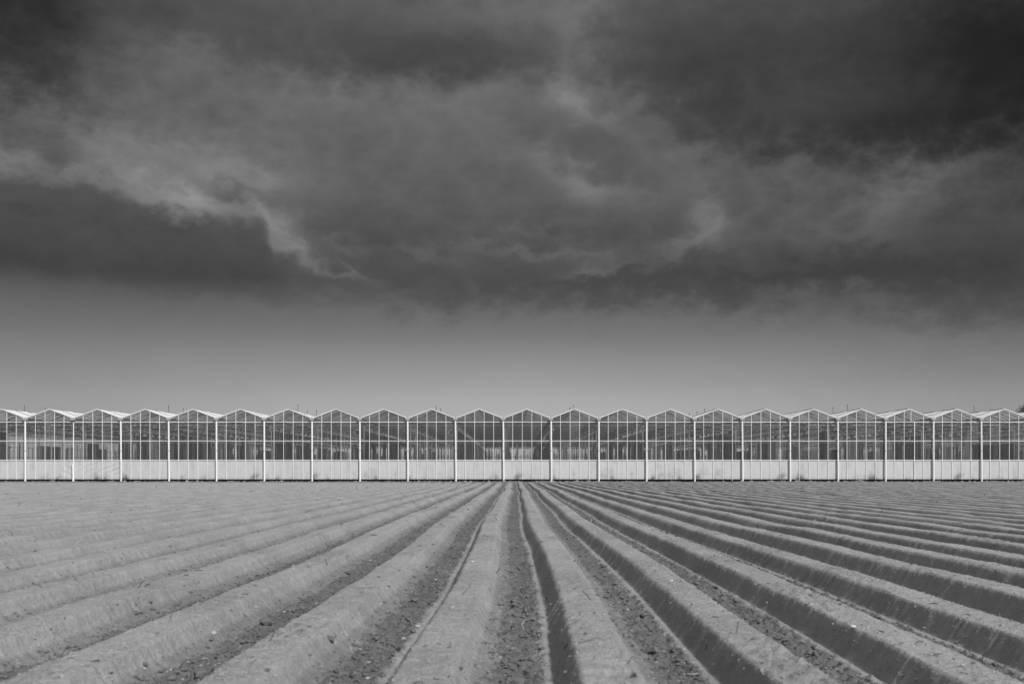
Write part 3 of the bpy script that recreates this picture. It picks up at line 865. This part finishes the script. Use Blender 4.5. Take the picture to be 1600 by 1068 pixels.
# ------------------------------------------------------------------ loose clods, pebbles and crop residue on the field
def ico():
    p = (1+5**0.5)/2
    v = np.array([(-1,p,0),(1,p,0),(-1,-p,0),(1,-p,0),(0,-1,p),(0,1,p),(0,-1,-p),(0,1,-p),(p,0,-1),(p,0,1),(-p,0,-1),(-p,0,1)], float)
    v /= np.linalg.norm(v[0])
    f = np.array([(0,11,5),(0,5,1),(0,1,7),(0,7,10),(0,10,11),(1,5,9),(5,11,4),(11,10,2),(10,7,6),(7,1,8),(3,9,4),(3,4,2),(3,2,6),(3,6,8),(3,8,9),(4,9,5),(2,4,11),(6,2,10),(8,6,7),(9,8,1)])
    return v, f
IV, IF = ico()
def lumps(name, XY, size, mat, sink=0.3, flat=0.7):
    n = len(XY)
    z, _ = field_height(XY[:, 0], XY[:, 1])
    a = RNG.uniform(0, 6.28, n); ca, sa = np.cos(a), np.sin(a)
    V = np.repeat(IV[None], n, 0)*(1 + RNG.uniform(-0.3, 0.3, (n, 12, 1)))
    V = V*np.stack([size*RNG.uniform(0.7, 1.5, n), size*RNG.uniform(0.7, 1.2, n), size*flat*RNG.uniform(0.7, 1.2, n)], -1)[:, None, :]
    X = V[..., 0]*ca[:, None] - V[..., 1]*sa[:, None]; Y = V[..., 0]*sa[:, None] + V[..., 1]*ca[:, None]
    V = np.stack([X + XY[:, 0:1], Y + XY[:, 1:2], V[..., 2] + (z + size*flat*(1-sink)*0.6)[:, None]], -1).reshape(-1, 3)
    Fc = (IF[None] + (np.arange(n)*12)[:, None, None]).reshape(-1, 3)
    return np_mesh(name, V, Fc, [mat], None, False)
def scatter(n, ymin, ymax, furrow):
    """points in the frame's cone, denser nearby; in the furrows or anywhere"""
    Y = np.exp(RNG.uniform(math.log(ymin), math.log(ymax), n)); X = RNG.uniform(-0.62, 0.62, n)*(Y + 1.0)
    if furrow:
        i = np.round((X - X0)/S); Wb = wob(Y)
        X = X0 + i*S + Wb - S/2 + np.minimum(RNG.normal(-0.005, 0.085, n), RNG.uniform(0.09, 0.125, n))
    return np.stack([X, Y], -1)
pts = scatter(80000, 2.6, 40, True)
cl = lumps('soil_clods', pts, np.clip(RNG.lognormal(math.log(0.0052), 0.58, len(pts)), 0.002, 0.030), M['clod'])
tag(cl, 'small dark crumbs of loose soil lying in the furrows', 'soil clods', kind='stuff')
pts = scatter(70000, 2.6, 30, False)
cr = lumps('soil_crumbs', pts, np.clip(RNG.lognormal(math.log(0.0035), 0.5, len(pts)), 0.0015, 0.014), M['soil'], 0.9)
tag(cr, 'pale crumbs of dry soil lying on the ridge tops and sides', 'soil crumbs', kind='stuff')
n_ = 2600
pts = np.stack([RNG.uniform(-50, 50, n_), D - 0.06 - np.abs(RNG.normal(0, 0.5, n_))], -1)
pts = pts[vn(pts[:, 0]/1.7, 0*pts[:, 0]+5.5) + RNG.uniform(-0.6, 0.6, n_) > -0.1]
pts[:, 1] = np.minimum(pts[:, 1], D - 0.14)
el_ = lumps('earth_lumps', pts, np.clip(RNG.lognormal(math.log(0.045), 0.5, len(pts)), 0.02, 0.15), M['soil'], 0.5, 0.6)
tag(el_, 'rough lumps of earth heaped along the foot of the greenhouse wall', 'earth lumps', kind='stuff')
pts = scatter(2600, 2.6, 45, False)
pb = lumps('pebbles', pts, np.clip(RNG.lognormal(math.log(0.0045), 0.45, len(pts)), 0.002, 0.014), M['straw'])
tag(pb, 'pale pebbles and crumbs scattered over the ridges', 'pebbles', kind='stuff')
def residue():
    mb = MB(); rnd = random.Random(21)
    for k in range(800):
        y = math.exp(rnd.uniform(math.log(3.2), math.log(60))); x = rnd.uniform(-0.6, 0.55)*y
        if x > 0 and rnd.random() < 0.5: continue
        z = float(field_height(np.array([x]), np.array([y]))[0][0])
        L_ = rnd.uniform(0.012, 0.045)*(1 + y/14); a = rnd.uniform(0, 6.28); b = rnd.uniform(-1.2, 1.2)
        up = rnd.choice((0, 0, 0, 0.02, 0.05))*(1 + y/40)
        r = 0.0016 + 0.00022*y
        p0 = (x, y, z+0.006); p1 = (x+math.cos(a)*L_*0.5, y+math.sin(a)*L_*0.5, z+0.008+up*0.6); p2 = (x+math.cos(a+b)*L_, y+math.sin(a+b)*L_, z+0.006+up)
        mb.tube([p0, p1, p2], [r, r, r*0.6], 5, mi=0 if rnd.random() < 0.8 else 1)
    return mb.build('crop_residue', [M['twig'], M['straw']])
tag(residue(), 'short dark stalks and straw left lying across the ridges', 'crop residue', kind='stuff')

# a few pieces one can point to
def at(pxx, pyy, h):
    """the place on the field, at height h, seen at a point of the photograph"""
    y = F*(EYE - h)/(pyy - VY); return (pxx - VX)*y/F, y
def zf(x, y): return float(field_height(np.array([x]), np.array([y]))[0][0])
def twig(path, r, label, h=0.15, mat='twig'):
    pts = []
    for p in path:
        x, y = at(p[0], p[1], h); pts.append((x, y, zf(x, y) + r*0.8 + (p[2] if len(p) > 2 else 0)))
    mb = MB(); n = len(pts)
    mb.tube(pts, [r*(1 - 0.5*k/(n-1)) for k in range(n)], 6)
    c = Vector(pts[0]); mb.v = [tuple(Vector(q) - c) for q in mb.v]
    o = mb.build('twig', M[mat], None, c, smooth=True)
    return tag(o, label, 'twig', 'twigs lying on the field')
twig([(880, 996), (893, 1007), (906, 1010), (918, 1007), (932, 1005, 0.01), (946, 1007)], 0.0022, 'curved root lying across the ridge right of the central furrow')
twig([(660, 1010), (672, 1003), (686, 1005), (698, 1010), (703, 1011), (704, 1004, 0.006)], 0.0022, 'hooked dark twig on the ridge left of the central furrow, near the camera')
twig([(722, 928), (729, 921), (734, 918), (735, 911, 0.006)], 0.0022, 'short forked twig on the ridge left of the central furrow, farther up')
twig([(474, 798, 0.0), (477, 795, 0.04), (481, 794, 0.07), (487, 793, 0.08)], 0.008, 'upright bent stalk standing on the pale ridges left of centre', 0.15)
twig([(1287, 813), (1289, 810, 0.05), (1292, 808, 0.10)], 0.008, 'small upright stalk on a ridge to the right, before the greenhouse', 0.15)
twig([(411, 797), (420, 796, 0.02), (431, 799)], 0.016, 'dark flat stalk lying on the far pale ridges at the left', 0.15)
def stone(pxx, pyy, h, s, label):
    x, y = at(pxx, pyy, h)
    v = (IV*(1 + RNG.uniform(-0.25, 0.25, (12, 1)))*np.array([s, s*0.8, s*0.6]))
    o = obj('stone', [tuple(q) for q in v], [tuple(map(int, q)) for q in IF], M['stone'], None, (x, y, zf(x, y)+s*0.35))
    return tag(o, label, 'stone', 'pale stones on the ridges')
stone(1333, 1000, 0.08, 0.018, 'white chip of stone stuck in the dark ridge side at lower right')
stone(738, 879, 0.15, 0.016, 'white stone on the ridge left of the central furrow')
stone(681, 906, 0.02, 0.012, 'white pebble in the dark furrow left of the central ridge')
stone(1049, 907, 0.15, 0.016, 'white flake on top of the second ridge right of the central furrow')
